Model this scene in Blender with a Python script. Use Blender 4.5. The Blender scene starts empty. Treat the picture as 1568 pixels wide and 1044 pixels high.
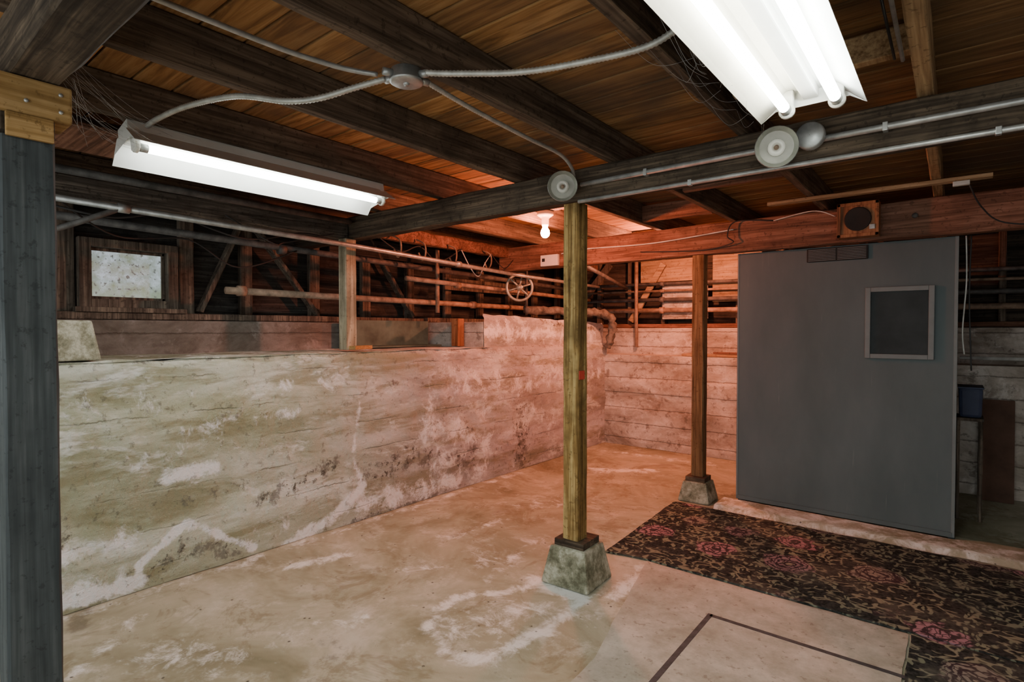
import bpy, bmesh, math, random
import numpy as np
from mathutils import Vector, Matrix, Euler, noise as mn
random.seed(7)

# ---------------------------------------------------------------- materials
class G:
    def __init__(s,name,rough=.85,metal=0.0,spec=.3):
        s.mat=bpy.data.materials.new(name); s.mat.use_nodes=True
        s.nt=s.mat.node_tree; s.b=s.nt.nodes['Principled BSDF']
        s.b.inputs['Roughness'].default_value=rough
        s.b.inputs['Metallic'].default_value=metal
        s.b.inputs['Specular IOR Level'].default_value=spec
    def n(s,t): return s.nt.nodes.new(t)
    def link(s,a,b): s.nt.links.new(a,b)
    def put(s,inp,v):
        if isinstance(v,bpy.types.NodeSocket): s.link(v,inp)
        elif isinstance(v,(tuple,list)):
            inp.default_value=tuple(v)+(1,) if (len(v)==3 and inp.type=='RGBA') else tuple(v)
        else: inp.default_value=v
    def pos(s): return s.n('ShaderNodeNewGeometry').outputs['Position']
    def objc(s):
        tc=s.n('ShaderNodeTexCoord').outputs['Object']
        oi=s.n('ShaderNodeObjectInfo').outputs['Random']
        m=s.math('MULTIPLY',oi,37.0)
        v=s.n('ShaderNodeVectorMath'); v.operation='ADD'; s.link(tc,v.inputs[0]); s.link(m,v.inputs[1])
        return v.outputs[0]
    def map(s,vec,scale=(1,1,1),loc=(0,0,0),rot=(0,0,0)):
        m=s.n('ShaderNodeMapping'); s.link(vec,m.inputs[0])
        m.inputs['Scale'].default_value=scale; m.inputs['Location'].default_value=loc; m.inputs['Rotation'].default_value=rot
        return m.outputs[0]
    def noise(s,vec,scale,detail=4,rough=.55,dist=0):
        n=s.n('ShaderNodeTexNoise'); s.link(vec,n.inputs['Vector'])
        n.inputs['Scale'].default_value=scale; n.inputs['Detail'].default_value=min(detail,5)
        n.inputs['Roughness'].default_value=rough; n.inputs['Distortion'].default_value=dist
        return n.outputs['Fac']
    def vor(s,vec,scale,feature='F1',out='Distance',rnd=1):
        n=s.n('ShaderNodeTexVoronoi'); n.feature=feature; s.link(vec,n.inputs['Vector'])
        n.inputs['Scale'].default_value=scale; n.inputs['Randomness'].default_value=rnd
        return n.outputs[out]
    def math(s,op,a,b=0.0,c=0.0,clamp=False):
        m=s.n('ShaderNodeMath'); m.operation=op; m.use_clamp=clamp
        s.put(m.inputs[0],a); s.put(m.inputs[1],b); s.put(m.inputs[2],c); return m.outputs[0]
    def step(s,v,lo,hi):
        m=s.n('ShaderNodeMapRange'); m.interpolation_type='SMOOTHSTEP'
        s.put(m.inputs[0],v); m.inputs[1].default_value=lo; m.inputs[2].default_value=hi
        return m.outputs[0]
    def ramp(s,f,stops):
        r=s.n('ShaderNodeValToRGB'); s.link(f,r.inputs[0]); e=r.color_ramp.elements
        while len(e)<len(stops): e.new(.5)
        for i,(p,c) in enumerate(stops): e[i].position=p; e[i].color=(*c,1)
        return r.outputs[0]
    def mix(s,f,a,b,blend='MIX'):
        m=s.n('ShaderNodeMix'); m.data_type='RGBA'; m.blend_type=blend
        s.put(m.inputs[0],f); s.put(m.inputs[6],a); s.put(m.inputs[7],b); return m.outputs[2]
    def xyz(s,vec):
        n=s.n('ShaderNodeSeparateXYZ'); s.link(vec,n.inputs[0]); return n.outputs
    def attr(s,name):
        n=s.n('ShaderNodeAttribute'); n.attribute_name=name; return n.outputs['Fac']
    def color(s,c): s.put(s.b.inputs['Base Color'],c)
    def bump(s,h,strength=.4,dist=.01):
        b=s.n('ShaderNodeBump'); s.link(h,b.inputs['Height'])
        b.inputs['Strength'].default_value=strength; b.inputs['Distance'].default_value=dist
        s.link(b.outputs[0],s.b.inputs['Normal'])

def wood(name,dark,mid,light,axis,rough=.85,grain=1.0,stain=.6):
    g=G(name,rough,0,.2); v=g.objc()
    sc=[14,14,14]; sc[axis]=.9
    a=g.noise(g.map(v,tuple(sc)),1.3,4,.6,1.2)
    sc2=[70,70,70]; sc2[axis]=2.0
    b=g.noise(g.map(v,tuple(sc2)),1.5,2,.6)
    f=g.math('ADD',g.math('MULTIPLY',a,.6),g.math('MULTIPLY',b,.4))
    c=g.ramp(f,[(.38,dark),(.5,mid),(.62,light)])
    s=g.noise(v,2.2,5,.7)
    c=g.mix(g.math('MULTIPLY',g.step(s,.46,.66),stain),c,tuple(x*.35 for x in dark))
    sp=g.noise(v,38,3,.7)
    c=g.mix(g.math('MULTIPLY',g.step(sp,.58,.66),.5),c,tuple(x*.5 for x in dark))
    g.color(c); g.bump(f,.4*grain,.006); return g.mat

def plain(name,c,rough=.6,metal=0,var=.25,scale=12,spec=.4,bump=.1):
    g=G(name,rough,metal,spec); v=g.objc(); f=g.noise(v,scale,4,.6)
    g.color(g.ramp(f,[(.3,tuple(x*(1-var) for x in c)),(.7,tuple(min(1,x*(1+var)) for x in c))]))
    if bump>.15: g.bump(f,bump,.003)
    return g.mat

def emis(name,c,s):
    g=G(name); g.b.inputs['Base Color'].default_value=(*[.8]*3,1)
    g.b.inputs['Emission Color'].default_value=(*c,1); g.b.inputs['Emission Strength'].default_value=s
    return g.mat

def concrete_wall():
    g=G('board_formed_concrete',.95,0,.1); p=g.pos(); o=g.xyz(p)
    n1=g.noise(p,11,5,.72); n2=g.noise(p,6,5,.78,.4); n0=g.noise(g.map(p,(1,.6,1.9),(3,0,0)),1.5,5,.66,.4)
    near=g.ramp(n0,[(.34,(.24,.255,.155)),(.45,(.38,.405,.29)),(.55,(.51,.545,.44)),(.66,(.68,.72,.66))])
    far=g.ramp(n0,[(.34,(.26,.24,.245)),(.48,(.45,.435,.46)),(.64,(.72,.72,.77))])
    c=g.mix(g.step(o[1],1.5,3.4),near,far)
    zw=g.math('ADD',o[2],g.math('MULTIPLY',g.math('SUBTRACT',n2,.5),.05))
    bd=g.math('DIVIDE',zw,.192)
    r=g.n('ShaderNodeTexWhiteNoise'); r.noise_dimensions='1D'; g.link(g.math('FLOOR',bd),r.inputs['W'])
    c=g.mix(g.math('MULTIPLY',r.outputs['Value'],.35),c,(.25,.255,.175))
    st=g.noise(g.map(p,(1,.6,3.2),(4,2,1)),2.0,5,.70,.3)
    c=g.mix(g.math('MULTIPLY',g.step(st,.48,.62),.65),c,(.225,.215,.12))
    cl=g.noise(g.map(p,(1,.8,2.2),(9,3,3)),2.6,5,.75,.3)
    c=g.mix(g.math('MULTIPLY',g.step(cl,.51,.66),.7),c,(.80,.84,.83))
    dk=g.attr('dark'); n3=g.noise(p,24,4,.75)
    dm=g.step(g.math('ADD',dk,g.math('MULTIPLY',g.math('SUBTRACT',n1,.5),2.4)),.42,.72)
    c=g.mix(g.math('MULTIPLY',dm,.72),c,(.13,.125,.11))
    sp=g.math('MULTIPLY',g.step(n3,.55,.62),g.step(dk,.2,.5))
    c=g.mix(g.math('MULTIPLY',sp,.8),c,(.05,.045,.04))
    fr=g.math('FRACT',bd)
    seam=g.math('SUBTRACT',1.0,g.step(g.math('ABSOLUTE',g.math('SUBTRACT',fr,.5)),.0,.035))
    seam=g.math('MULTIPLY',seam,g.step(g.noise(g.map(p,(1,1,3)),2.2,3),.46,.64))
    c=g.mix(g.math('MULTIPLY',seam,.5),c,(.13,.13,.10))
    ef=g.attr('eff')
    em=g.step(g.math('ADD',ef,g.math('MULTIPLY',g.math('SUBTRACT',n2,.5),2.3)),.34,.80)
    c=g.mix(g.math('MULTIPLY',em,.9),c,(.88,.91,.95))
    c=g.mix(g.math('MULTIPLY',g.step(n3,.57,.67),.5),c,(.12,.115,.085))
    g.color(c)
    g.bump(g.math('SUBTRACT',g.math('ADD',n1,n3),g.math('MULTIPLY',seam,.6)),.6,.016); return g.mat

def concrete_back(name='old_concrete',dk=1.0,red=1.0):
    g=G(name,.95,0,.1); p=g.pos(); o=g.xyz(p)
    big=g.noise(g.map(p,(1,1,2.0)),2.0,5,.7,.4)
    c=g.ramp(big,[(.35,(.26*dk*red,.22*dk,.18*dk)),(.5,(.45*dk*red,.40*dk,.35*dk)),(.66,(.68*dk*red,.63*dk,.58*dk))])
    n1=g.noise(p,12,5,.75)
    zz=g.math('FRACT',g.math('DIVIDE',g.math('ADD',o[2],g.math('MULTIPLY',g.math('SUBTRACT',n1,.5),.03)),.17))
    seam=g.math('SUBTRACT',1.0,g.step(g.math('ABSOLUTE',g.math('SUBTRACT',zz,.5)),.0,.05))
    c=g.mix(g.math('MULTIPLY',seam,.6),c,(.09,.07,.055))
    c=g.mix(g.math('MULTIPLY',g.step(g.noise(p,4,5,.78,.4),.53,.68),.6),c,(.80*dk,.77*dk,.74*dk))
    c=g.mix(g.math('MULTIPLY',g.step(n1,.54,.64),.6),c,(.12,.10,.08))
    g.color(c); g.bump(g.math('SUBTRACT',n1,g.math('MULTIPLY',seam,.6)),.6,.015); return g.mat

def concrete_floor():
    g=G('stained_concrete_floor',.92,0,.12); p=g.pos()
    big=g.noise(p,1.2,5,.7,.6); m=g.noise(g.map(p,(1,1,1),(3,7,0)),5,5,.75); n2=g.noise(p,8,5,.75,.4)
    c=g.ramp(big,[(.34,(.23,.222,.145)),(.46,(.345,.335,.24)),(.56,(.44,.43,.33)),(.68,(.57,.56,.47))])
    c=g.mix(g.math('MULTIPLY',g.step(m,.50,.68),.5),c,(.66,.655,.58))
    c=g.mix(g.math('MULTIPLY',g.step(g.noise(p,2.6,5,.78,.8),.52,.64),.55),c,(.20,.17,.10))
    ef=g.attr('eff')
    em=g.step(g.math('ADD',ef,g.math('MULTIPLY',g.math('SUBTRACT',n2,.5),2.2)),.32,.86)
    c=g.mix(g.math('MULTIPLY',em,.88),c,(.88,.91,.90))
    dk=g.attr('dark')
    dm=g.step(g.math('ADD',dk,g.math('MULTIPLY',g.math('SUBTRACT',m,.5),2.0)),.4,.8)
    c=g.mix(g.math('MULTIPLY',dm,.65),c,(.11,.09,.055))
    sp=g.math('MULTIPLY',g.math('SUBTRACT',1.0,g.step(g.vor(p,15),.04,.13)),g.step(m,.49,.53))
    c=g.mix(g.math('MULTIPLY',sp,.85),c,(.05,.045,.035))
    g.color(c); g.bump(g.math('ADD',m,n2),.4,.008); return g.mat

def rug_mat():
    g=G('floral_rug_pile',1.0,0,.05); p=g.pos()
    w=g.n('ShaderNodeTexNoise'); g.link(p,w.inputs['Vector']); w.inputs['Scale'].default_value=9; w.inputs['Detail'].default_value=3
    vm=g.n('ShaderNodeVectorMath'); vm.operation='MULTIPLY_ADD'; g.link(w.outputs['Color'],vm.inputs[0]); vm.inputs[1].default_value=(.09,.09,0); g.link(p,vm.inputs[2])
    q=vm.outputs[0]
    c=g.ramp(g.noise(p,60,2),[(.35,(.016,.018,.018)),(.65,(.048,.051,.049))])
    l=g.vor(g.map(q,(1,1.5,1),(0,0,0),(0,0,.6)),13,'DISTANCE_TO_EDGE')
    leaf=g.math('SUBTRACT',1.0,g.step(l,.03,.11))
    leafm=g.math('MULTIPLY',leaf,g.step(g.noise(q,16,2,.6),.45,.53))
    c=g.mix(g.math('MULTIPLY',leafm,.75),c,(.28,.29,.21))
    l2=g.vor(g.map(q,(2.2,1,1),(2,3,0),(0,0,-.5)),16,'F1')
    leaf2=g.math('MULTIPLY',g.math('SUBTRACT',1.0,g.step(l2,.26,.36)),g.step(g.noise(p,7,2),.42,.5))
    c=g.mix(g.math('MULTIPLY',leaf2,.8),c,(.23,.265,.19))
    v=g.n('ShaderNodeTexVoronoi'); g.link(q,v.inputs['Vector']); v.inputs['Scale'].default_value=2.7; v.inputs['Randomness'].default_value=.5
    d=v.outputs['Distance']; hue=g.xyz(v.outputs['Color'])[0]
    fl=g.math('SUBTRACT',1.0,g.step(g.math('ADD',d,g.math('MULTIPLY',g.noise(p,14,3),.3)),.45,.51))
    pt=g.vor(g.map(q,(1,1,1),(5,1,0)),26,'DISTANCE_TO_EDGE')
    ring=g.math('SINE',g.math('ADD',g.math('MULTIPLY',d,70.0),g.math('MULTIPLY',g.noise(p,20,2),12.0)))
    pet=g.math('MULTIPLY',g.step(ring,-.8,.3),g.step(pt,.01,.10))
    fc=g.mix(g.step(hue,.35,.6),(.35,.205,.25),(.25,.235,.205))
    fc=g.mix(g.step(d,.04,.12),(.38,.33,.24),fc)
    fc=g.mix(pet,(.05,.035,.042),fc)
    c=g.mix(g.math('MULTIPLY',fl,.95),c,fc)
    c=g.mix(g.math('MULTIPLY',g.step(g.noise(p,3,4,.7),.45,.75),.3),c,(.24,.24,.20))
    g.color(c); return g.mat

def deck_mat():
    g=G('subfloor_boards',.85,0,.15); p=g.pos(); o=g.xyz(p)
    r=g.n('ShaderNodeTexWhiteNoise'); r.noise_dimensions='1D'
    g.link(g.math('FLOOR',g.math('DIVIDE',g.math('ADD',o[1],1.2),.14)),r.inputs['W'])
    off=g.math('MULTIPLY',r.outputs['Value'],20.0)
    cb=g.n('ShaderNodeCombineXYZ'); g.link(g.math('ADD',g.math('MULTIPLY',o[0],1.0),off),cb.inputs[0]); g.link(g.math('MULTIPLY',o[1],14.0),cb.inputs[1])
    a=g.noise(cb.outputs[0],1.6,5,.62,1.4)
    c=g.ramp(a,[(.36,(.18,.09,.032)),(.5,(.37,.19,.068)),(.64,(.53,.30,.12))])
    c=g.mix(g.math('MULTIPLY',r.outputs['Value'],.55),c,(.15,.08,.042))
    c=g.mix(g.math('MULTIPLY',g.step(g.noise(p,1.1,4),.48,.64),.7),c,(.075,.06,.047))
    c=g.mix(g.math('MULTIPLY',g.step(o[0],-1.7,.2),.5),c,(.085,.058,.038))
    g.color(c); g.bump(a,.3,.006); return g.mat

M={}
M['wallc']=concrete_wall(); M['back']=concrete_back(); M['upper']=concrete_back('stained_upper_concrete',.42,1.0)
M['floor']=concrete_floor(); M['rug']=rug_mat(); M['deck']=deck_mat()
M['joist']=wood('joist_wood',(.055,.038,.026),(.115,.082,.058),(.20,.145,.10),1,stain=.5)
M['joistL']=wood('joist_wood_light',(.18,.105,.05),(.36,.23,.12),(.50,.35,.19),1,stain=.3)
M['beam']=wood('beam_wood',(.038,.028,.020),(.078,.058,.040),(.16,.118,.08),0)
M['beamY']=wood('ledger_wood',(.05,.042,.034),(.10,.086,.072),(.22,.19,.155),1)
M['beamR']=wood('beam_wood_red',(.10,.050,.033),(.19,.095,.062),(.30,.16,.11),0,stain=.4)
M['post']=wood('post_wood',(.10,.055,.016),(.27,.165,.055),(.50,.36,.15),2,stain=.6)
M['post2']=wood('post_wood_brown',(.10,.050,.022),(.20,.115,.055),(.32,.20,.10),2,stain=.4)
M['gpost']=wood('grey_painted_wood',(.040,.048,.051),(.058,.068,.072),(.088,.099,.103),2,.7,.5,.3)
M['fresh']=wood('new_pine',(.20,.11,.035),(.36,.215,.08),(.50,.32,.14),1,stain=.35)
M['speaker']=wood('varnished_wood',(.13,.05,.022),(.27,.115,.052),(.38,.18,.085),2,.5,stain=.3)
M['pale']=wood('pale_wood',(.19,.155,.10),(.36,.31,.21),(.52,.46,.34),2,stain=.45)
M['paleX']=wood('pale_strip_wood',(.2,.13,.07),(.34,.23,.13),(.48,.36,.22),0,stain=.4)
M['stud']=wood('stud_wood',(.055,.042,.032),(.12,.095,.075),(.23,.185,.14),2)
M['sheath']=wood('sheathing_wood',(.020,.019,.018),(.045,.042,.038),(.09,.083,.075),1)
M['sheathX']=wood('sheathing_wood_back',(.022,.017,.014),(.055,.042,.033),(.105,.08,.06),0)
M['galv']=plain('galvanized_steel',(.42,.43,.42),.42,.6,.3,20)
M['cable']=plain('armored_cable_steel',(.50,.50,.46),.5,.5,.25,25)
M['rust']=plain('rusty_pipe',(.30,.21,.15),.7,.2,.5,14,bump=.3)
M['dpipe']=plain('dark_iron_pipe',(.12,.115,.11),.65,.3,.5,14,bump=.3)
M['lag']=plain('grey_pipe_insulation',(.13,.12,.105),.95,0,.6,18,bump=.5)
M['white']=plain('white_enamel',(.66,.66,.63),.4,0,.1,5)
M['porc']=plain('porcelain',(.70,.69,.62),.3,0,.12,8)
M['chrome']=plain('reflector_silver',(.7,.7,.67),.25,.7,.15,10)
M['rim']=plain('aged_rim_metal',(.33,.34,.29),.45,.4,.3,15)
M['dark']=plain('black_void',(.015,.014,.013),.7)
M['wire']=plain('black_wire',(.03,.03,.03),.6)
M['cord']=plain('white_cord',(.6,.6,.57),.6)
M['tube']=emis('fluorescent_tube_lit',(1,.96,.76),32)
M['tube2']=emis('fluorescent_tube_bright',(.94,1.0,.95),60)
M['bulb']=emis('lit_bulb_glass',(1,.25,.12),1550)
M['added_bulb']=emis('added_bulb_warm_glow',(1,.27,.13),2500)  # glow of the added bulb that warms the back wall
M['tape']=plain('black_tape',(.06,.06,.063),.8,0,.4,30)
M['cardb']=plain('brown_board',(.11,.06,.042),.85,0,.3,6)
M['blue']=plain('blue_plastic',(.03,.04,.085),.55)
M['teal']=plain('teal_panel',(.08,.135,.115),.6,0,.5,5)
M['red']=plain('red_paint',(.5,.05,.03),.7)
M['web']=plain('cobweb_silk',(.35,.35,.34),1)
def greyp():
    g=G('grey_painted_plywood',.6,0,.2); p=g.pos()
    a=g.noise(g.map(p,(1,1,.4)),3,5,.6)
    c=g.ramp(a,[(.3,(.078,.102,.107)),(.7,(.110,.136,.141))])
    sc=g.step(g.noise(g.map(p,(30,30,1.2)),1.2,4,.7),.66,.75)
    c=g.mix(g.math('MULTIPLY',sc,.35),c,(.28,.30,.30)); g.color(c); return g.mat
M['grey']=greyp()
M['grey2']=plain('grey_trim_paint',(.145,.17,.173),.55,0,.1)
M['glassd']=plain('dark_glass',(.018,.022,.023),.4,0,.4,6,spec=.15)
def blockm():
    g=G('weathered_concrete_block',.9,0,.2); v=g.objc(); n1=g.noise(v,9,5,.75)
    c=g.ramp(n1,[(.38,(.11,.11,.07)),(.5,(.25,.25,.18)),(.62,(.47,.47,.38))]); g.color(c); g.bump(n1,.5,.01); return g.mat
M['block']=blockm()
def matm():
    g=G('vinyl_mat_surface',.85,0,.15); p=g.pos(); n=g.noise(p,4,5,.75)
    c=g.ramp(n,[(.34,(.33,.32,.26)),(.5,(.44,.43,.37)),(.66,(.57,.56,.50))])
    c=g.mix(g.math('MULTIPLY',g.step(g.noise(p,30,3,.6),.60,.68),.5),c,(.18,.16,.12)); g.color(c); return g.mat
M['mat']=matm()
def winglass():
    g=G('dirty_window_glass_glow',.5); v=g.objc(); n=g.noise(v,9,5,.7); n2=g.noise(v,40,3,.6)
    z=g.xyz(g.n('ShaderNodeTexCoord').outputs['Object'])[2]
    c=g.ramp(n,[(.36,(.28,.34,.20)),(.5,(.50,.60,.58)),(.62,(.78,.90,1.0))])
    c=g.mix(g.math('MULTIPLY',g.step(z,.02,-.14),.55),c,(.30,.42,.20))
    c=g.mix(g.step(n2,.58,.66),c,(.12,.14,.13)); g.color((.3,.3,.3))
    g.put(g.b.inputs['Emission Color'],c); g.b.inputs['Emission Strength'].default_value=.62; return g.mat  # pane emits by itself, in place of daylight coming through
M['wing']=winglass()

# ---------------------------------------------------------------- mesh builder
class MB:
    def __init__(s): s.v=[];s.f=[];s.m=[];s.sm=[];s.a=[];s.mats=[]
    def mi(s,k):
        if k not in s.mats: s.mats.append(k)
        return s.mats.index(k)
    def add(s,vs,fs,mat,smooth=False,attr=None):
        o=len(s.v); i=s.mi(mat)
        s.v+= [tuple(x) for x in vs]
        s.a+= list(attr) if attr is not None else [(0.,0.)]*len(vs)
        for f in fs: s.f.append(tuple(o+j for j in f)); s.m.append(i); s.sm.append(smooth)
    def box(s,c,size,mat,rot=(0,0,0),bev=.003,taper=None):
        bm=bmesh.new(); bmesh.ops.create_cube(bm,size=1)
        for v in bm.verts:
            t=1
            if taper and v.co.z>0: t=taper
            v.co=Vector((v.co.x*size[0]*t,v.co.y*size[1]*t,v.co.z*size[2]))
        if bev: bmesh.ops.bevel(bm,geom=bm.edges[:],offset=min(bev,min(size)*.3),segments=2,affect='EDGES',profile=.6)
        m=Matrix.Translation(c)@Euler(rot).to_matrix().to_4x4(); bmesh.ops.transform(bm,matrix=m,verts=bm.verts[:])
        bm.verts.index_update()
        s.add([v.co[:] for v in bm.verts],[[v.index for v in f.verts] for f in bm.faces],mat); bm.free()
    def b2(s,x0,x1,y0,y1,z0,z1,mat,bev=.003):
        s.box(((x0+x1)/2,(y0+y1)/2,(z0+z1)/2),(abs(x1-x0),abs(y1-y0),abs(z1-z0)),mat,bev=bev)
    def beam(s,p0,p1,w,h,mat,jit=.002,ch=.005,step=.12,up=(0,0,1)):
        p0=Vector(p0);p1=Vector(p1);d=(p1-p0);L=d.length;d.normalize()
        up=Vector(up)
        if abs(d.dot(up))>.95: up=Vector((0,1,0))
        sx=d.cross(up).normalized(); sy=sx.cross(d).normalized()
        n=max(2,int(L/step)+1); vs=[];fs=[]
        a,b=w/2,h/2
        cs=[(-a+ch,-b),(a-ch,-b),(a,-b+ch),(a,b-ch),(a-ch,b),(-a+ch,b),(-a,b-ch),(-a,-b+ch)]
        for i in range(n):
            c=p0+d*L*i/(n-1)
            for (x,y) in cs: vs.append(c+sx*(x+random.uniform(-jit,jit))+sy*(y+random.uniform(-jit,jit)))
        for i in range(n-1):
            for j in range(8):
                k=(j+1)%8; fs.append((i*8+j,i*8+k,(i+1)*8+k,(i+1)*8+j))
        fs.append(tuple(range(8))); fs.append(tuple((n-1)*8+j for j in range(8)))
        s.add(vs,fs,mat)
    def tube(s,pts,r,mat,seg=10,closed=False,corr=False,smooth_path=True,lump=0):
        P=[Vector(p) for p in pts]
        if smooth_path and len(P)>2:
            Q=[];n=len(P)
            rg=range(n) if closed else range(n-1)
            for i in rg:
                p0=P[(i-1)%n] if (closed or i>0) else P[i]; p1=P[i]; p2=P[(i+1)%n]
                p3=P[(i+2)%n] if (closed or i+2<n) else P[(i+1)%n]
                for k in range(8):
                    t=k/8; Q.append(.5*((2*p1)+(p2-p0)*t+(2*p0-5*p1+4*p2-p3)*t*t+(3*p1-p0-3*p2+p3)*t**3))
            if not closed: Q.append(P[-1])
            P=Q
        if corr:
            Q=[];acc=[0]
            for i in range(1,len(P)): acc.append(acc[-1]+(P[i]-P[i-1]).length)
            n=int(acc[-1]/.006); j=0
            for i in range(n+1):
                t=acc[-1]*i/n
                while j<len(P)-2 and acc[j+1]<t: j+=1
                u=(t-acc[j])/max(1e-6,acc[j+1]-acc[j]); Q.append(P[j].lerp(P[j+1],min(1,u)))
            P=Q
        n=len(P);vs=[];fs=[];nx=None
        for i in range(n):
            a=P[(i-1)%n] if (closed or i>0) else P[i]; b=P[(i+1)%n] if (closed or i<n-1) else P[i]
            t=(b-a).normalized()
            if nx is None: nx=t.orthogonal().normalized()
            else: nx=(nx-t*nx.dot(t)); nx=nx.normalized() if nx.length>1e-6 else t.orthogonal().normalized()
            ny=t.cross(nx); rr=r*(1 if (not corr or i%2) else .80)
            for k in range(seg):
                an=2*math.pi*k/seg; q=(nx*math.cos(an)+ny*math.sin(an))
                r2=rr*(1+lump*mn.noise((P[i]+q*.05)*22)) if lump else rr
                vs.append(P[i]+q*r2)
        for i in range(n if closed else n-1):
            i2=(i+1)%n
            for k in range(seg):
                k2=(k+1)%seg; fs.append((i*seg+k,i*seg+k2,i2*seg+k2,i2*seg+k))
        if not closed: fs.append(tuple(range(seg))); fs.append(tuple((n-1)*seg+k for k in range(seg)))
        s.add(vs,fs,mat,True)
    def cyl(s,p0,p1,r,mat,seg=20): s.tube([p0,p1],r,mat,seg,smooth_path=False)
    def lathe(s,prof,o,ax,mat,seg=32):
        o=Vector(o);ax=Vector(ax).normalized();nx=ax.orthogonal().normalized();ny=ax.cross(nx);vs=[];fs=[]
        for (r,h) in prof:
            for k in range(seg):
                an=2*math.pi*k/seg; vs.append(o+ax*h+(nx*math.cos(an)+ny*math.sin(an))*max(r,.0004))
        for i in range(len(prof)-1):
            for k in range(seg):
                k2=(k+1)%seg; fs.append((i*seg+k,i*seg+k2,(i+1)*seg+k2,(i+1)*seg+k))
        s.add(vs,fs,mat,True)
    def obj(s,name,origin=None,fixn=True):
        me=bpy.data.meshes.new(name)
        V=np.array(s.v,dtype=float)
        c=(V.min(0)+V.max(0))/2 if origin is None else np.array(origin)
        me.from_pydata((V-c).tolist(),[],s.f)
        for k in s.mats: me.materials.append(M[k])
        me.polygons.foreach_set('material_index',s.m); me.polygons.foreach_set('use_smooth',s.sm)
        A=np.array(s.a,dtype=np.float32)
        if A.any():
            for i,nm in enumerate(('eff','dark')):
                at=me.attributes.new(nm,'FLOAT','POINT'); at.data.foreach_set('value',np.ascontiguousarray(A[:,i]))
        if fixn and len(s.f)<60000:
            bm=bmesh.new(); bm.from_mesh(me); bmesh.ops.recalc_face_normals(bm,faces=bm.faces[:]); bm.to_mesh(me); bm.free()
        me.update()
        o=bpy.data.objects.new(name,me); o.location=c.tolist(); bpy.context.scene.collection.objects.link(o); return o

def segd(P,line,closed=False):
    d=np.full(len(P),1e9); L=[np.array(a,float) for a in line]
    for a,b in zip(L[:-1],L[1:]):
        ab=b-a;t=np.clip(((P-a)@ab)/(ab@ab+1e-9),0,1); d=np.minimum(d,np.linalg.norm(P-(a+t[:,None]*ab),axis=1))
    return d
def soft(P,line,w,amp=1.0): return amp*np.exp(-(segd(P,line)/w)**2)

# ---------------------------------------------------------------- room shell
def grid(us,vs,fn,attr):
    U,V=np.meshgrid(us,vs,indexing='ij'); P=np.stack([U.ravel(),V.ravel()],1)
    nu,nv=len(us),len(vs); A=attr(P); X=[fn(a,b) for a,b in P]
    fs=[(i*nv+j,(i+1)*nv+j,(i+1)*nv+j+1,i*nv+j+1) for i in range(nu-1) for j in range(nv-1)]
    return X,fs,A

def wl_attr(P):
    e=np.zeros(len(P))
    for l,w,a in [([(.99,.03),(.985,.13),(1.10,.21),(1.21,.285),(1.38,.16),(1.56,.04)],.026,.95),
                  ([(.60,.05),(.98,.05)],.05,.95),([(1.22,.25),(1.3,.22)],.035,.6),
                  ([(.60,.27),(.95,.26)],.07,.68),([(1.11,.545),(1.36,.55)],.055,.8),([(1.0,.66),(1.5,.62)],.09,.38),
                  ([(1.2,.78),(1.9,.80)],.06,.45),([(1.75,.0),(2.05,.06),(2.2,.15),(2.33,.24)],.05,.9),
                  ([(2.33,.24),(2.24,.45),(2.29,.75)],.022,.6),([(2.29,.75),(2.27,1.12)],.012,.45),([(2.35,.10),(2.9,.09),(3.5,.10)],.10,.68),
                  ([(2.9,.55),(3.3,.5),(3.6,.3)],.18,.6),([(3.0,.85),(3.8,.8),(5.5,.85)],.16,.48),([(3.0,.25),(3.6,.6)],.12,.45),
                  ([(.5,.9),(1.2,.95)],.07,.35),([(1.7,.95),(2.2,.97)],.06,.4),([(4.2,.5),(4.6,.35)],.15,.5),([(.5,.1),(5.5,.1)],.12,.25)]:
        e=np.maximum(e,soft(P,l,w,a))
    d=np.zeros(len(P))
    for l,w,a in [([(1.05,.06),(1.2,.16),(1.45,.06)],.06,.6),([(1.60,.3),(1.8,.34),(2.1,.42)],.07,.55),([(2.35,.30),(3.0,.32),(3.4,.2)],.09,.55),
                  ([(2.2,.0),(3.0,.0)],.04,.7),([(4.1,.5),(4.1,.1)],.16,.6),([(3.3,.6),(3.5,.25)],.1,.48),([(2.6,.35),(3.1,.6)],.08,.45),([(.6,.2),(.7,.36)],.04,.45),
                  ([(.5,.42),(1.6,.40)],.06,.33),([(.5,1.0),(1.5,.85)],.06,.33),([(2.3,.88),(3.4,.98)],.06,.35),([(.5,1.14),(5,1.14)],.014,.5)]:
        d=np.maximum(d,soft(P,l,w,a))
    return np.stack([e,d],1).tolist()
def wl_fn(y,z):
    b=math.floor((z+.096)/.192)
    x=-3.16+.003*math.sin(b*12.9)+.010*(mn.noise(Vector((y*1.5,z*3,0))))+.005*mn.noise(Vector((y*9,z*9,3)))
    if z>1.115: x-=.5*(z-1.115)+.012*max(0,mn.noise(Vector((y*12,z*5,9))))
    if z>1.13: z+=.012*mn.noise(Vector((y*5,0,4)))
    return (x,y,z)
mb=MB()
X,F,A=grid(np.arange(-1.2,5.72,.018),np.linspace(0,1.15,62),wl_fn,wl_attr)
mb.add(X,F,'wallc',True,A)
X,F,A=grid(np.arange(-1.2,3.7,.03),np.linspace(0,.78,20),lambda y,t:(-3.165-t,y,1.147+.010*mn.noise(Vector((y*3,t*4,2)))),lambda P:[(.3,0.)]*len(P))
mb.add(X,F,'wallc',True,A)
mb.b2(-4.12,-3.178,-1.2,5.7,0,1.132,'wallc',.006)
mb.b2(-4.12,-3.92,-1.2,3.62,1.12,1.36,'upper',.01)
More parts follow.
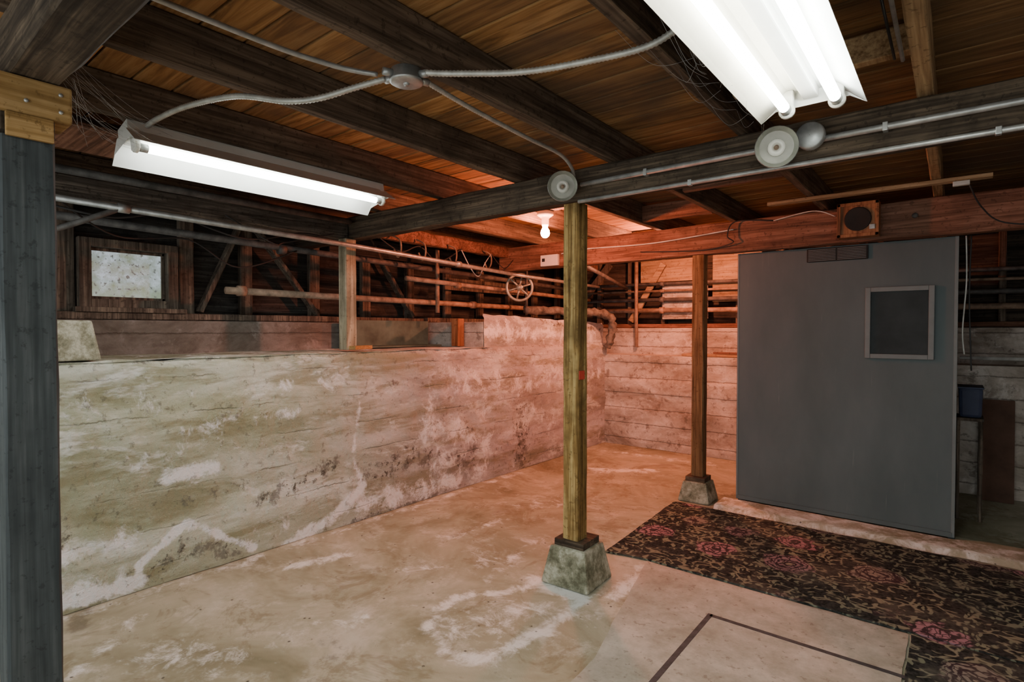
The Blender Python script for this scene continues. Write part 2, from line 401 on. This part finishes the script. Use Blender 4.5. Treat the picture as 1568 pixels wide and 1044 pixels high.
def wr_attr(P):
    e=soft(P,[(3.62,1.3),(5.7,1.25)],.12,.6); d=soft(P,[(4.5,1.4),(5.6,1.35)],.06,.5); return np.stack([e,d],1).tolist()
X,F,A=grid(np.arange(3.62,5.72,.02),np.linspace(1.13,1.44,18),lambda y,z:(-3.20+.012*mn.noise(Vector((y*4,z*4,1)))-(.015 if z>1.42 else 0),y,z-.03*(y-3.6)*(z-1.14)/.3+(.012*mn.noise(Vector((y*6,0,8))) if z>1.4 else 0)),wr_attr)
mb.add(X,F,'wallc',True,A)
mb.b2(-4.12,-3.215,3.62,5.7,1.12,1.37,'back',.01)
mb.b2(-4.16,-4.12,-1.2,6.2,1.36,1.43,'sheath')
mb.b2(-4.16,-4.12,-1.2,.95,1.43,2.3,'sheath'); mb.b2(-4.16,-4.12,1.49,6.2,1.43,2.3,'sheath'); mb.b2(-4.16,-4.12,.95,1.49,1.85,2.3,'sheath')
mb.obj('wall_left',(0,0,0),False)

mb=MB()
def wb_fn(x,z): return (x,5.68+.006*math.sin(math.floor(z/.17+.5)*9.1)+.012*mn.noise(Vector((x*3,z*4,5))),z)
X,F,A=grid(np.arange(-3.2,2.7,.03),np.linspace(0,1.02,45),wb_fn,lambda P:[(0.,0.)]*len(P))
mb.add(X,F,'back',True)
mb.b2(-4.15,2.7,5.70,6.05,0,1.018,'back',.008); mb.b2(-4.15,2.7,6.0,6.2,1.0,1.32,'back',.01)
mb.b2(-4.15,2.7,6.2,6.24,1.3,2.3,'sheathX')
mb.obj('wall_back',(0,0,0),False)
mb=MB(); mb.b2(2.7,2.85,-1.2,6.24,0,2.3,'back',.01); mb.obj('wall_right',(0,0,0))

def fl_attr(P):
    e=np.zeros(len(P))
    for l,w,a in [([(-1.61,1.57),(-1.44,1.62),(-1.38,1.94),(-1.385,2.28)],.06,.78),
                  ([(-1.60,1.58),(-1.80,1.66),(-1.91,1.9),(-1.745,2.1),(-1.64,2.33)],.05,.74),
                  ([(-1.7,2.3),(-1.42,2.3)],.08,.85),([(-2.85,1.6),(-2.74,1.9)],.06,.72),([(-2.3,2.0),(-2.15,2.2)],.07,.55),
                  ([(-2.48,.82),(-2.3,1.0)],.12,.55),([(-2.9,.9),(-2.6,.6)],.06,.5),([(-1.65,1.8),(-1.6,2.0)],.24,.45),([(-1.5,2.1),(-1.4,2.2)],.18,.5),
                  ([(-3.12,0.5),(-3.1,2.9),(-3.1,4)],.07,.45),([(-2.6,4.5),(-2.2,4.8)],.12,.7),([(-2.2,3.6),(-2.5,3.3)],.2,.4),
                  ([(-2.9,5.3),(-1.8,5.4)],.1,.5),([(-1.3,2.4),(-1.3,2.85)],.08,.6),([(-2.0,2.7),(-1.7,2.9)],.15,.42),([(-2.5,2.4),(-2.4,2.9)],.1,.42),([(-2.2,1.2),(-2.1,1.5)],.1,.4),
                  ([(-1.9,2.2),(-1.95,2.5)],.08,.5),([(-2.2,2.4),(-2.0,2.3)],.06,.5)]:
        e=np.maximum(e,soft(P,l,w,a))
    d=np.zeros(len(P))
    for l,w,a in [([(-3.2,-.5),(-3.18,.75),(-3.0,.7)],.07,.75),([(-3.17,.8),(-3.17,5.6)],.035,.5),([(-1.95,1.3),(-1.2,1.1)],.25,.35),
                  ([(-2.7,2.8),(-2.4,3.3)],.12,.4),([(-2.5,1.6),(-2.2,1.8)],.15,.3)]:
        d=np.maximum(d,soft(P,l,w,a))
    return np.stack([e,d],1).tolist()
mb=MB()
X,F,A=grid(np.arange(-3.2,2.74,.028),np.arange(-1.2,5.74,.028),lambda x,y:(x,y,.003*mn.noise(Vector((x*1.2,y*1.2,0)))+.0015*mn.noise(Vector((x*7,y*7,2)))-.003),fl_attr)
mb.add(X,F,'floor',True,A); mb.b2(-4.1,2.8,-1.2,6.1,-.12,-.012,'floor',0)
mb.obj('floor',(0,0,0),False)

mb=MB(); y=-1.2
while y<6.25:
    mb.b2(-4.16,2.85,y+.004,y+.136,2.25,2.272,'deck',.004); y+=.14
mb.b2(-4.16,2.85,-1.2,6.25,2.278,2.30,'sheath',0)
mb.obj('ceiling',(0,0,0))

# ---------------------------------------------------------------- framing
for i,x in enumerate([-3.72,-3.07,-2.47,-1.87,-1.29,-.69,-.09,.51,1.11,1.71,2.31]):
    mb=MB(); m='joistL' if i in (6,) else 'joist'
    mb.beam((x,-1.15,2.1745),(x,6.15,2.1745),.047,.147,m,.0012,.004)
    mb.obj('floor_joist')
mb=MB(); mb.beam((-4.1,2.42,2.02),(2.68,2.42,2.02),.10,.155,'beam',.003,.008); mb.obj('support_beam')
mb=MB(); mb.beam((-4.1,.36,2.02),(2.68,.36,2.02),.115,.155,'beam',.003,.008); mb.obj('support_beam')
mb=MB(); mb.beam((-3.5,4.235,1.98),(2.68,4.235,1.98),.10,.225,'beamR',.003,.008); mb.obj('support_beam')
mb=MB(); mb.beam((-3.42,.44,2.0),(-3.42,2.36,2.0),.09,.12,'beamY',.004,.01); mb.obj('wall_ledger_beam')
mb=MB(); mb.beam((-3.42,2.48,2.045),(-3.42,5.9,2.045),.07,.10,'beamR',.003,.01); mb.obj('wall_ledger_beam')

def post(name,x,y,z0,z1,w,mat,jit=.0015):
    mb=MB(); mb.beam((x,y,z0),(x,y,z1),w,w,mat,jit,.006); return mb
def pier(x,y,s,h,rotz=0):
    mb=MB(); mb.box((x,y,h/2),(s,s,h),'block',(0,0,rotz),.012,.74)
    mb.box((x,y,h+.016),(s*.62,s*.62,.035),'beam',(0,0,rotz),.004); mb.obj('concrete_pier_block')
pier(-1.53,2.46,.275,.19,.04); mb=post('',-1.53,2.44,.224,1.940,.092,'post'); mb.box((-1.4815,2.425,1.07),(.004,.05,.045),'red'); mb.obj('wooden_support_post')
pier(-1.53,4.21,.24,.15,.03); mb=post('',-1.53,4.22,.184,1.866,.09,'post2'); mb.obj('wooden_support_post')
mb=post('',-3.38,2.36,1.160,1.94,.09,'pale')
mb.box((-3.34,2.44,1.174),(.06,.2,.025),'fresh',(0,0,.3)); mb.obj('short_cripple_post')
mb=post('',-1.915,.345,0,1.79,.112,'gpost'); mb.obj('grey_painted_post')
mb=MB(); mb.b2(-1.97,-1.845,.05,.435,1.845,1.94,'fresh',.006)
mb.b2(-1.856,-1.842,.30,.395,1.785,1.845,'fresh',.003); mb.b2(-1.975,-1.858,.292,.40,1.80,1.846,'beam')
for (yy,zz) in [(.41,1.87),(.41,1.915),(.34,1.88)]: mb.cyl((-1.846,yy,zz),(-1.842,yy,zz),.005,'galv',8)
mb.obj('post_cap_block')

mb=MB(); mb.beam((-4.0,-1.1,1.385),(-4.0,3.6,1.385),.11,.045,'stud'); mb.beam((-4.0,3.65,1.395),(-4.0,6.1,1.395),.11,.045,'stud')
for y in [-.6,0,.55,.9,1.55,1.95,2.5,3.0,3.5,4.0,4.5,5.0,5.5,6.0]: mb.beam((-4.04,y,1.41),(-4.04,y,2.25),.045,.09,'stud')
mb.beam((-4.0,1.62,1.42),(-4.0,1.92,2.1),.07,.03,'stud'); mb.beam((-4.0,2.5,1.42),(-3.98,1.95,2.1),.07,.03,'stud'); mb.beam((-4.0,3.0,2.1),(-4.0,3.5,1.42),.07,.03,'stud')
mb.b2(-3.985,-3.965,2.6,5.6,1.93,2.08,'sheath'); mb.b2(-3.985,-3.965,3.9,5.2,1.70,1.82,'stud')
mb.obj('cripple_wall_studs')
mb=MB(); mb.beam((-4.0,6.12,1.345),(2.6,6.12,1.345),.10,.045,'beamR')
x=-3.9
while x<2.6:
    mb.beam((x,6.14,1.37),(x,6.14,2.25),.05,.09,'stud'); x+=.42
mb.beam((-3.9,6.06,1.42),(-3.3,6.06,2.1),.03,.09,'stud')
mb.b2(-2.9,-2.25,6.06,6.09,1.85,2.1,'paleX'); mb.b2(-2.62,-2.1,6.03,6.06,1.42,1.80,'back',.01)
mb.b2(-2.05,-1.55,6.03,6.06,1.6,2.12,'paleX',.006); mb.beam((-3.0,6.02,1.4),(-2.6,6.02,2.05),.03,.07,'paleX')
mb.obj('cripple_wall_studs')

mb=MB()
y0,y1,z0,z1=.955,1.485,1.435,1.845
for a in [(y0,y0+.06,z0,z1),(y1-.06,y1,z0,z1),(y0+.06,y1-.06,z1-.05,z1),(y0+.06,y1-.06,z0,z0+.05)]: mb.b2(-4.12,-3.98,*a,'stud',.004)
a0,a1,b0,b1=y0+.06,y1-.06,z0+.05,z1-.05
for a in [(a0,a0+.018,b0,b1),(a1-.018,a1,b0,b1),(a0,a1,b1-.018,b1),(a0,a1,b0,b0+.018)]: mb.b2(-4.08,-4.04,*a,'stud',.003)
mb.b2(-4.062,-4.056,a0+.015,a1-.015,b0+.015,b1-.015,'wing',0)
mb.b2(-4.0,-3.93,y0-.03,y1+.03,z0-.03,z0,'stud',.004)
mb.obj('window_1')

# ---------------------------------------------------------------- closet
mb=MB()
mb.b2(-1.27,0.0,4.30,4.325,.035,1.865,'grey',.002)
mb.b2(-1.27,-1.24,4.33,5.62,.0,1.865,'grey',.002); mb.b2(-.02,.012,4.33,5.62,.0,1.865,'grey',.002)
mb.b2(-1.27,0.0,4.292,4.30,.035,.065,'grey',.002); mb.b2(-.006,.012,4.296,4.33,.035,1.865,'grey2',.002)
mb.b2(-1.24,-.02,4.33,5.62,1.82,1.86,'grey',.002)
mb.b2(-1.275,-1.262,4.297,4.33,.035,1.865,'grey2',.002)
mb.obj('utility_closet')
mb=MB(); x0,x1,z0,z1=-.462,-.10,1.115,1.575
for a in [(x0,x0+.03,z0,z1),(x1-.03,x1,z0,z1),(x0+.03,x1-.03,z1-.03,z1),(x0+.03,x1-.03,z0,z0+.03)]: mb.b2(a[0],a[1],4.275,4.299,a[2],a[3],'grey2',.004)
mb.b2(x0+.028,x1-.028,4.292,4.2995,z0+.028,z1-.028,'glassd',0); mb.obj('window_2')
mb=MB(); mb.b2(-.81,-.45,4.286,4.299,1.765,1.855,'dark',.003)
for i in range(8):
    mb.b2(-.80,-.635,4.280,4.287,1.772+i*.0102,1.776+i*.0102,'grey2',.001); mb.b2(-.625,-.46,4.280,4.287,1.772+i*.0102,1.776+i*.0102,'grey2',.001)
mb.obj('air_vent_grille')
mb=MB(); xs=(-.60,-.375); zs=(1.885,2.10)
mb.b2(*xs,4.09,4.18,*zs,'speaker',.004)
for a in [(xs[0],xs[0]+.02,zs[0],zs[1]),(xs[1]-.02,xs[1],zs[0],zs[1]),(xs[0],xs[1],zs[1]-.02,zs[1]),(xs[0],xs[1],zs[0],zs[0]+.02)]: mb.b2(a[0],a[1],4.082,4.092,a[2],a[3],'speaker',.002)
mb.lathe([(.001,.0),(.045,.001),(.068,.004),(.074,.004),(.074,-.004)],(-.487,4.085,1.995),(0,-1,0),'dark')
mb.box((-.41,4.082,1.94),(.03,.008,.03),'galv'); mb.obj('wall_speaker_box')
mb=MB(); mb.lathe([(.001,.01),(.014,.01),(.016,0)],(-.20,4.18,1.995),(0,-1,0),'dpipe'); mb.obj('doorbell_button')

mb=MB()
X,F,A=grid(np.arange(-1.36,2.68,.04),np.array([4.045,4.05,4.07,4.15,4.28,4.292]),lambda x,y:(x,y+(.008*mn.noise(Vector((x*4,0,0))) if y<4.2 else 0),(.028 if 4.055<y<4.33 else .0)+.003*mn.noise(Vector((x*6,y*6,0)))),lambda P:[(.5,0.)]*len(P))
mb.add(X,F,'floor',True,A); mb.b2(.014,2.68,4.29,4.36,0,.028,'floor'); mb.obj('concrete_curb',(0,0,0),False)

def rug(name,poly,z,mat,n=30):
    mb=MB(); P=[]
    L=len(poly)
    for i in range(L):
        a=Vector(poly[i]);b=Vector(poly[(i+1)%L])
        for k in range(n):
            p=a.lerp(b,k/n); w=.006*mn.noise(Vector((p.x*8,p.y*8,1))); P.append((p.x+w,p.y+w))
    k=len(P); vs=[(x,y,z) for x,y in P]+[(x,y,.0) for x,y in P]
    fs=[tuple(range(k))]+[(i,(i+1)%k,k+(i+1)%k,k+i) for i in range(k)]
    mb.add(vs,fs,mat); return mb.obj(name,(0,0,0))
rug('floral_rug',[(-1.64,4.02),(2.2,3.98),(2.2,2.90),(-1.36,2.90),(-1.58,2.86)],.010,'rug')
rug('floral_rug',[(-.13,2.885),(2.2,2.885),(2.2,.9),(-.13,.9)],.010,'rug')
rug('vinyl_floor_mat',[(-1.34,2.89),(-.14,2.89),(-.14,.6),(-1.05,.6),(-1.10,1.9)],.003,'mat')
mb=MB(); mb.b2(-.855,-.13,2.505,2.527,.002,.0045,'tape',0); mb.b2(-.867,-.845,.6,2.527,.002,.0045,'tape',0); mb.obj('floor_tape_outline')

# ---------------------------------------------------------------- fluorescent fixtures
def fixture(name,x,y0,y1,z,half,tubes,tmats,tilt=0):
    cs=[(-half,0),(-half+.012,.012),(-half*.42,.075),(half*.42,.075),(half-.012,.012),(half,0)]
    th=.003; prof=cs+[(a,b+th) for a,b in reversed(cs)]
    n=len(prof); vs=[]
    for y in (y0,y1):
        for a,b in prof: vs.append((a,y,b))
    fs=[(j,(j+1)%n,n+(j+1)%n,n+j) for j in range(n)]+[tuple(range(n)),tuple(range(n,2*n))]
    R=Matrix.Rotation(tilt,4,'Y'); T=lambda p:(R@Vector((p[0],0,p[2])))+Vector((x,p[1],z))
    sub=MB(); sub.add(vs,fs,'white')
    sub.b2(-half*.42,half*.42,y0+.005,y1-.005,.078,.118,'white',.004)
    sub.b2(-.022,.022,y0+.01,y1-.01,.045,.077,'white',.004)
    for y in (y0,y1):
        sub.add([(-half,y,0),(-half*.42,y,.075),(half*.42,y,.075),(half,y,0),(half*.7,y,.03),(-half*.7,y,.03)],[(0,1,2,3,4,5)],'white')
    for tx,tm in zip(tubes,tmats):
        for ye,sg in ((y0+.03,1),(y1-.03,-1)):
            sub.b2(tx-.02,tx+.02,ye-.012,ye+.012,.0,.075,'white',.006)
            sub.lathe([(.001,-.0),(.024,.0),(.024,.012),(.018,.016)],(tx,ye-.006*sg,.014),(0,sg,0),'porc',20)
            sub.cyl((tx,ye+.012*sg,.014),(tx,ye+.04*sg,.014),.0165,'galv',16)
        sub.cyl((tx,y0+.07,.014),(tx,y1-.07,.014),.016,tm,12)
    sub.v=[tuple(T(v)) for v in sub.v]
    return sub.obj(name)
fixture('fluorescent_light_fixture',-.365,.76,1.98,1.985,.15,[-.065,.075],['tube','tube2'])
fixture('fluorescent_light_fixture',-2.49,.74,1.96,1.975,.125,[.045],['tube2'],-.22)
mb=MB()
for y in (.95,1.75): mb.cyl((-.36,y,2.105),(-.36,y,2.25),.003,'galv',6)
mb.obj('fixture_hanger_chain')
mb=MB()
for y in (.9,1.8): mb.cyl((-2.515,y,2.10),(-2.515,y,2.25),.003,'galv',6)
mb.obj('fixture_hanger_chain')

mb=MB()
bx=(-1.335,1.15)
mb.lathe([(.001,0),(.045,0),(.052,.004),(.052,.008),(.048,.010),(.048,.04),(.001,.042)],(bx[0],bx[1],2.06),(0,0,1),'galv',24)
mb.lathe([(.001,-.006),(.008,-.006),(.010,0)],(bx[0],bx[1],2.06),(0,0,1),'galv',12)
for a in (200,250,20,75):
    r=math.radians(a); d=Vector((math.cos(r),math.sin(r),0)); o=Vector((bx[0],bx[1],2.082))
    mb.cyl(o+d*.045,o+d*.075,.012,'galv',10)
mb.obj('round_junction_box')
mb=MB(); mb.tube([(-1.40,1.12,2.082),(-1.47,1.06,2.055),(-1.56,.985,2.02),(-1.66,.93,2.02),(-1.85,.87,2.065),(-2.1,.82,2.08),(-2.30,.80,2.08),(-2.42,.80,2.078)],.0105,'cable',8,corr=True); mb.obj('armored_cable')
mb=MB(); mb.tube([(-1.27,1.17,2.082),(-1.18,1.22,2.072),(-1.0,1.31,2.058),(-.8,1.38,2.06),(-.66,1.43,2.075),(-.56,1.45,2.115),(-.50,1.46,2.13)],.0105,'cable',8,corr=True); mb.obj('armored_cable')
mb=MB(); mb.tube([(-1.315,1.22,2.082),(-1.335,1.45,2.075),(-1.36,1.8,2.075),(-1.40,2.1,2.09),(-1.45,2.28,2.075),(-1.47,2.33,2.03)],.009,'cable',8,corr=True); mb.obj('armored_cable')
mb=MB(); mb.tube([(-1.40,1.09,2.085),(-1.47,.95,2.09),(-1.50,.6,2.09),(-1.50,-.8,2.09)],.008,'galv',8); mb.obj('conduit_pipe')

mb=MB(); mb.cyl((-1.44,2.345,2.01),(2.65,2.345,2.01),.0115,'galv',12)
for x in (-1.1,-.2,.5,1.3): mb.b2(x-.008,x+.008,2.333,2.368,1.995,2.025,'galv',.002)
mb.obj('conduit_pipe')
mb=MB(); mb.cyl((-1.46,2.355,1.932),(2.65,2.355,1.932),.0095,'galv',12)
for x in (-.9,.1,.9): mb.b2(x-.008,x+.008,2.345,2.368,1.92,1.945,'galv',.002)
mb.obj('conduit_pipe')

def floodlamp(name,o,d,r):
    d=Vector(d).normalized(); o=Vector(o); mb=MB()
    mb.lathe([(.001,-.085),(.045,-.085),(.05,-.08),(.05,-.06),(.045,-.056),(.03,-.054),(.028,-.03),(.03,-.024),(r*.62,-.016),(r*.95,.018),(r,.026),(r*.97,.029)],o,d,'galv',28)
    mb.lathe([(r*.97,.029),(r*.90,.024),(r*.78,.012)],o,d,'rim',28)
    mb.lathe([(r*.78,.012),(r*.6,-.002),(r*.40,-.010)],o,d,'chrome',28)
    mb.lathe([(r*.40,-.010),(r*.40,.012),(r*.34,.018),(r*.20,.018),(r*.18,.006),(.001,.005)],o,d,'porc',20)
    mb.lathe([(r*.12,.006),(r*.11,.022),(.001,.024)],o,d,'rust',12)
    return mb.obj(name)
floodlamp('round_lamp_holder',(-1.50,2.275,1.995),(.5,-.85,-.12),.073)
floodlamp('round_lamp_holder',(-.535,2.265,1.985),(.25,-.9,-.16),.076)
mb=MB(); mb.lathe([(.001,0),(.045,0),(.05,.006),(.05,.03)],(-.43,2.30,2.02),(0,1,0),'galv',24); mb.obj('round_junction_box')

def bulb(bo,mat,x0,x1):
    mb=MB()
    mb.lathe([(.001,-.038),(.016,-.034),(.028,-.022),(.033,-.004),(.030,.014),(.020,.032),(.015,.044)],bo,(0,0,1),mat,16)
    mb.lathe([(.015,.044),(.022,.046),(.026,.06),(.026,.10),(.045,.115),(.06,.125),(.06,.15),(.001,.152)],bo,(0,0,1),'porc',24)
    mb.b2(x0,x1,bo[1]-.03,bo[1]+.03,bo[2]+.153,bo[2]+.20,'joist')
    mb.obj('bare_light_bulb')
bulb((-2.32,3.29,2.0),'bulb',-2.445,-1.895)
bulb((-2.15,4.95,2.04),'added_bulb',-2.445,-1.895)  # added bulb, unseen behind the rear beam, for orange glow on back wall
mb=MB(); mb.b2(-2.98,-2.79,4.15,4.180,1.88,1.98,'white',.004); mb.b2(-2.96,-2.93,4.145,4.151,1.92,1.95,'dark',.002); mb.obj('electrical_switch_box')

def pipe(name,pts,r,mat,couples=()):
    mb=MB(); mb.tube(pts,r,mat,12,smooth_path=False)
    for c,ax in couples:
        c=Vector(c);a=Vector(ax)*.025; mb.cyl(c-a,c+a,r*1.45,mat,12)
    return mb.obj(name)
pipe('conduit_pipe',[(-3.20,.45,1.905),(-3.20,2.3,1.87),(-3.2,4.1,1.81),(-3.2,5.6,1.79)],.016,'galv',[((-3.2,.95,1.896),(0,1,0)),((-3.2,3.3,1.84),(0,1,0))])
pipe('conduit_pipe',[(-3.2,.93,1.89),(-3.27,.80,1.82),(-3.45,.60,1.72),(-3.5,.2,1.70)],.014,'dpipe')
pipe('water_pipe',[(-3.68,1.65,1.555),(-3.68,5.9,1.53)],.024,'rust',[((-3.68,2.6,1.551),(0,1,0)),((-3.68,4.0,1.543),(0,1,0)),((-3.68,1.75,1.556),(0,1,0))])
pipe('water_pipe',[(-3.30,.45,2.06),(-3.30,2.33,2.05)],.02,'dpipe')
pipe('water_pipe',[(-3.62,.3,1.90),(-3.62,5.9,1.78)],.022,'dpipe',[((-3.62,2.0,1.848),(0,1,0))])
pipe('water_pipe',[(-3.5,3.0,1.72),(-3.5,5.9,1.66)],.02,'rust',[((-3.5,3.6,1.701),(0,1,0))])
pipe('water_pipe',[(-3.55,3.4,2.0),(-3.55,3.4,1.45)],.018,'rust')
pipe('water_pipe',[(-3.48,4.6,2.0),(-3.48,4.6,1.45)],.014,'dpipe')
pipe('water_pipe',[(-2.9,5.95,2.1),(-2.9,5.95,1.1)],.02,'rust')
pipe('water_pipe',[(-3.0,4.9,1.98),(-3.0,5.9,1.78)],.022,'dpipe')
for z,r,m in [(1.80,.018,'dpipe'),(1.72,.013,'rust'),(1.62,.022,'dpipe'),(1.50,.026,'rust')]:
    pipe('water_pipe',[(-3.6,5.98,z+.03),(2.6,5.98,z-.03)],r,m,[((-2.6,5.98,z+.02),(1,0,0))])
mb=MB(); mb.tube([(-3.42,4.5,1.50),(-3.30,4.9,1.50),(-3.12,5.3,1.49),(-3.02,5.52,1.45),(-3.02,5.60,1.34),(-3.06,5.62,1.2),(-3.1,5.62,1.1)],.042,'lag',14,lump=.7); mb.obj('insulated_pipe')

mb=MB(); c=Vector((-3.30,4.25,1.71)); ax=Vector((.75,-.66,0)).normalized(); u=Vector((.66,.75,0)).normalized(); w=Vector((0,0,1))
mb.tube([c+(u*math.cos(t)+w*math.sin(t))*.125 for t in np.linspace(0,2*math.pi,24,endpoint=False)],.013,'rim',8,closed=True)
mb.lathe([(.001,-.03),(.028,-.03),(.032,0),(.028,.03),(.001,.03)],c,ax,'rim',16)
for k in range(6):
    t=k*math.pi/3+.3; mb.cyl(c,c+(u*math.cos(t)+w*math.sin(t))*.122,.009,'rim',8)
mb.cyl(c-ax*.03,c-ax*.22,.012,'rust',10); mb.obj('spoked_pulley_wheel')

mb=MB()
for y in (2.75,3.0,3.35,3.8):
    mb.tube([(-3.37,y,2.02),(-3.30,y+.02,1.98),(-3.30,y+.03,1.90),(-3.36,y+.05,1.86),(-3.38,y+.03,1.92)],.007,'rust',6)
mb.tube([(-3.36,2.6,2.0),(-3.33,2.8,1.90),(-3.33,3.0,1.96),(-3.33,3.2,1.86),(-3.35,3.5,2.0)],.005,'wire',6)
mb.tube([(-3.36,3.5,2.0),(-3.33,3.6,1.83),(-3.33,3.7,1.78),(-3.33,3.78,1.9),(-3.36,3.9,2.0)],.004,'cord',6)
mb.tube([(-3.36,3.9,2.0),(-3.33,4.05,1.88),(-3.33,4.2,1.98)],.004,'wire',6); mb.obj('pipe_hanger_hooks')
mb=MB()
mb.tube([(-3.36,.5,1.93),(-3.3,.9,1.86),(-3.32,1.2,1.92),(-3.3,1.6,1.84),(-3.33,2.0,1.93),(-3.36,2.3,1.9)],.006,'wire',6)
mb.tube([(-3.34,1.5,1.97),(-3.27,1.75,1.83),(-3.3,1.85,1.85),(-3.3,2.2,1.95)],.004,'wire',6)
mb.tube([(-3.36,.7,1.95),(-3.5,1.0,1.80),(-3.6,1.4,1.84),(-3.6,1.7,1.70),(-3.6,2.1,1.85)],.005,'wire',6); mb.obj('electrical_wires')
mb=MB()
mb.tube([(-1.27,4.172,2.03),(-1.9,4.172,1.99),(-2.5,4.172,2.0),(-2.76,4.165,1.98)],.005,'cord',6)
mb.tube([(-1.0,4.172,2.06),(-1.25,4.15,2.08),(-1.30,4.13,1.98),(-1.27,4.15,1.93),(-1.5,4.172,1.90),(-2.0,4.172,1.93)],.0045,'wire',6)
mb.tube([(-.62,4.16,2.04),(-.75,4.15,2.09),(-1.0,4.172,2.06)],.0035,'cord',6)
mb.obj('electrical_wires')
mb=MB(); mb.tube([(.05,3.75,2.05),(.10,3.85,1.95),(.2,3.95,1.87),(.45,4.0,1.84)],.004,'wire',6); mb.obj('electrical_wires')
mb=MB(); mb.tube([(.045,4.36,1.87),(.05,4.37,1.6),(.035,4.38,1.3),(.045,4.38,1.15)],.004,'cord',6); mb.tube([(.07,4.36,1.87),(.065,4.4,1.5),(.08,4.4,1.05)],.004,'wire',6); mb.obj('hanging_cord')

mb=MB(); mb.beam((-.93,3.75,2.088),(.14,3.75,2.088),.05,.022,'paleX',.001,.003)
mb.b2(-.02,.05,3.735,3.765,2.055,2.077,'cord',.002); mb.obj('wooden_nailing_strip')
mb=MB(); mb.beam((-.64,2.1,2.19),(-.115,2.1,2.19),.04,.09,'joistL'); mb.obj('joist_blocking')
mb=MB(); mb.box((-1.0,1.13,2.24),(.11,.09,.018),'fresh',(0,0,.3)); mb.obj('wood_patch_block')
mb=MB(); mb.b2(-3.03,-2.64,.46,1.35,2.085,2.099,'beamR',.002); mb.obj('plywood_sheet')
mb=MB(); mb.tube([(-.13,-.8,2.09),(-.13,1.0,2.09),(-.13,2.0,2.09)],.006,'galv',6,smooth_path=False); mb.tube([(-.15,-.8,2.1),(-.15,2.0,2.1)],.004,'wire',6,smooth_path=False); mb.obj('conduit_pipe')
mb=MB()
for (x,y,l) in [(-1.26,3.2,.54),(-1.85,3.9,.52)]: mb.beam((x,y,2.17),(x+l,y,2.17),.04,.12,'beamR')
mb.obj('joist_blocking')

mb=MB(); mb.box((-3.29,.745,1.250),(.20,.20,.19),'block',(0,0,.1),.01,.72); mb.obj('concrete_pier_block')
mb=MB(); mb.box((-3.55,.60,1.303),(.22,.26,.30),'block',(0,0,.0),.01,.9); mb.obj('concrete_block_stack')
mb=MB(); mb.b2(-3.86,-3.83,2.62,3.55,1.155,1.38,'teal',.004); mb.b2(-3.85,-3.6,2.64,3.5,1.155,1.17,'teal',.004); mb.b2(-3.50,-3.42,3.52,3.60,1.155,1.40,'speaker',.004); mb.obj('teal_shelf_panel')
mb=MB(); mb.box((-1.9,5.82,1.035),(.75,.14,.025),'paleX',(0,0,.03)); mb.box((-1.7,5.80,1.06),(.5,.08,.02),'beamR',(0,0,-.05)); mb.obj('scrap_wood_boards')

mb=MB(); mb.box((.26,5.60,.38),(.20,.02,.77),'cardb',(-.09,0,0)); mb.obj('leaning_brown_board')
mb=MB()
mb.b2(.014,.16,4.88,5.12,.68,.70,'stud')
for xx in (.025,.145):
    for yy in (4.895,5.105): mb.beam((xx,yy,0),(xx,yy,.68),.02,.02,'stud')
mb.obj('wooden_stand')
mb=MB(); mb.box((.088,5.0,.802),(.12,.22,.20),'blue',(0,0,0),.02,1.1); mb.box((.088,5.0,.905),(.14,.25,.012),'blue'); mb.obj('blue_plastic_bin')
pipe('water_pipe',[(.03,5.64,1.08),(2.6,5.64,1.08)],.014,'cord')

mb=MB()
for i in range(22):
    a=Vector((-.52+random.uniform(-.03,.02),random.uniform(1.4,2.0),1.99)); b=Vector((-.62+random.uniform(-.1,.1),a.y+random.uniform(-.2,.25),2.1)); m=(a+b)/2+Vector((0,0,-.03-random.random()*.03))
    mb.tube([a,m,b],.0004,'web',3)
mb.obj('cobweb_strands')
mb=MB()
for i in range(26):
    a=Vector((-1.95+random.uniform(-.1,.1),.45,random.uniform(1.9,2.05))); b=Vector((-2.5+random.uniform(-.2,.2),random.uniform(.6,1.0),random.uniform(2.0,2.1))); m=(a+b)/2+Vector((0,0,-.05*random.random()))
    mb.tube([a,m,b],.0004,'web',3)
mb.obj('cobweb_strands')

# ---------------------------------------------------------------- light + camera
w=bpy.data.worlds.new('ambient'); bpy.context.scene.world=w; w.use_nodes=True
w.node_tree.nodes['Background'].inputs[0].default_value=(.94,.99,.97,1); w.node_tree.nodes['Background'].inputs[1].default_value=1.9

cam=bpy.data.cameras.new('camera'); co=bpy.data.objects.new('camera',cam); bpy.context.scene.collection.objects.link(co)
cam.sensor_width=36; cam.lens=850/1568*36; cam.clip_start=.02
co.location=(0,0,1.3); co.rotation_euler=(math.radians(90-1.15),0,math.radians(38.6))
bpy.context.scene.camera=co
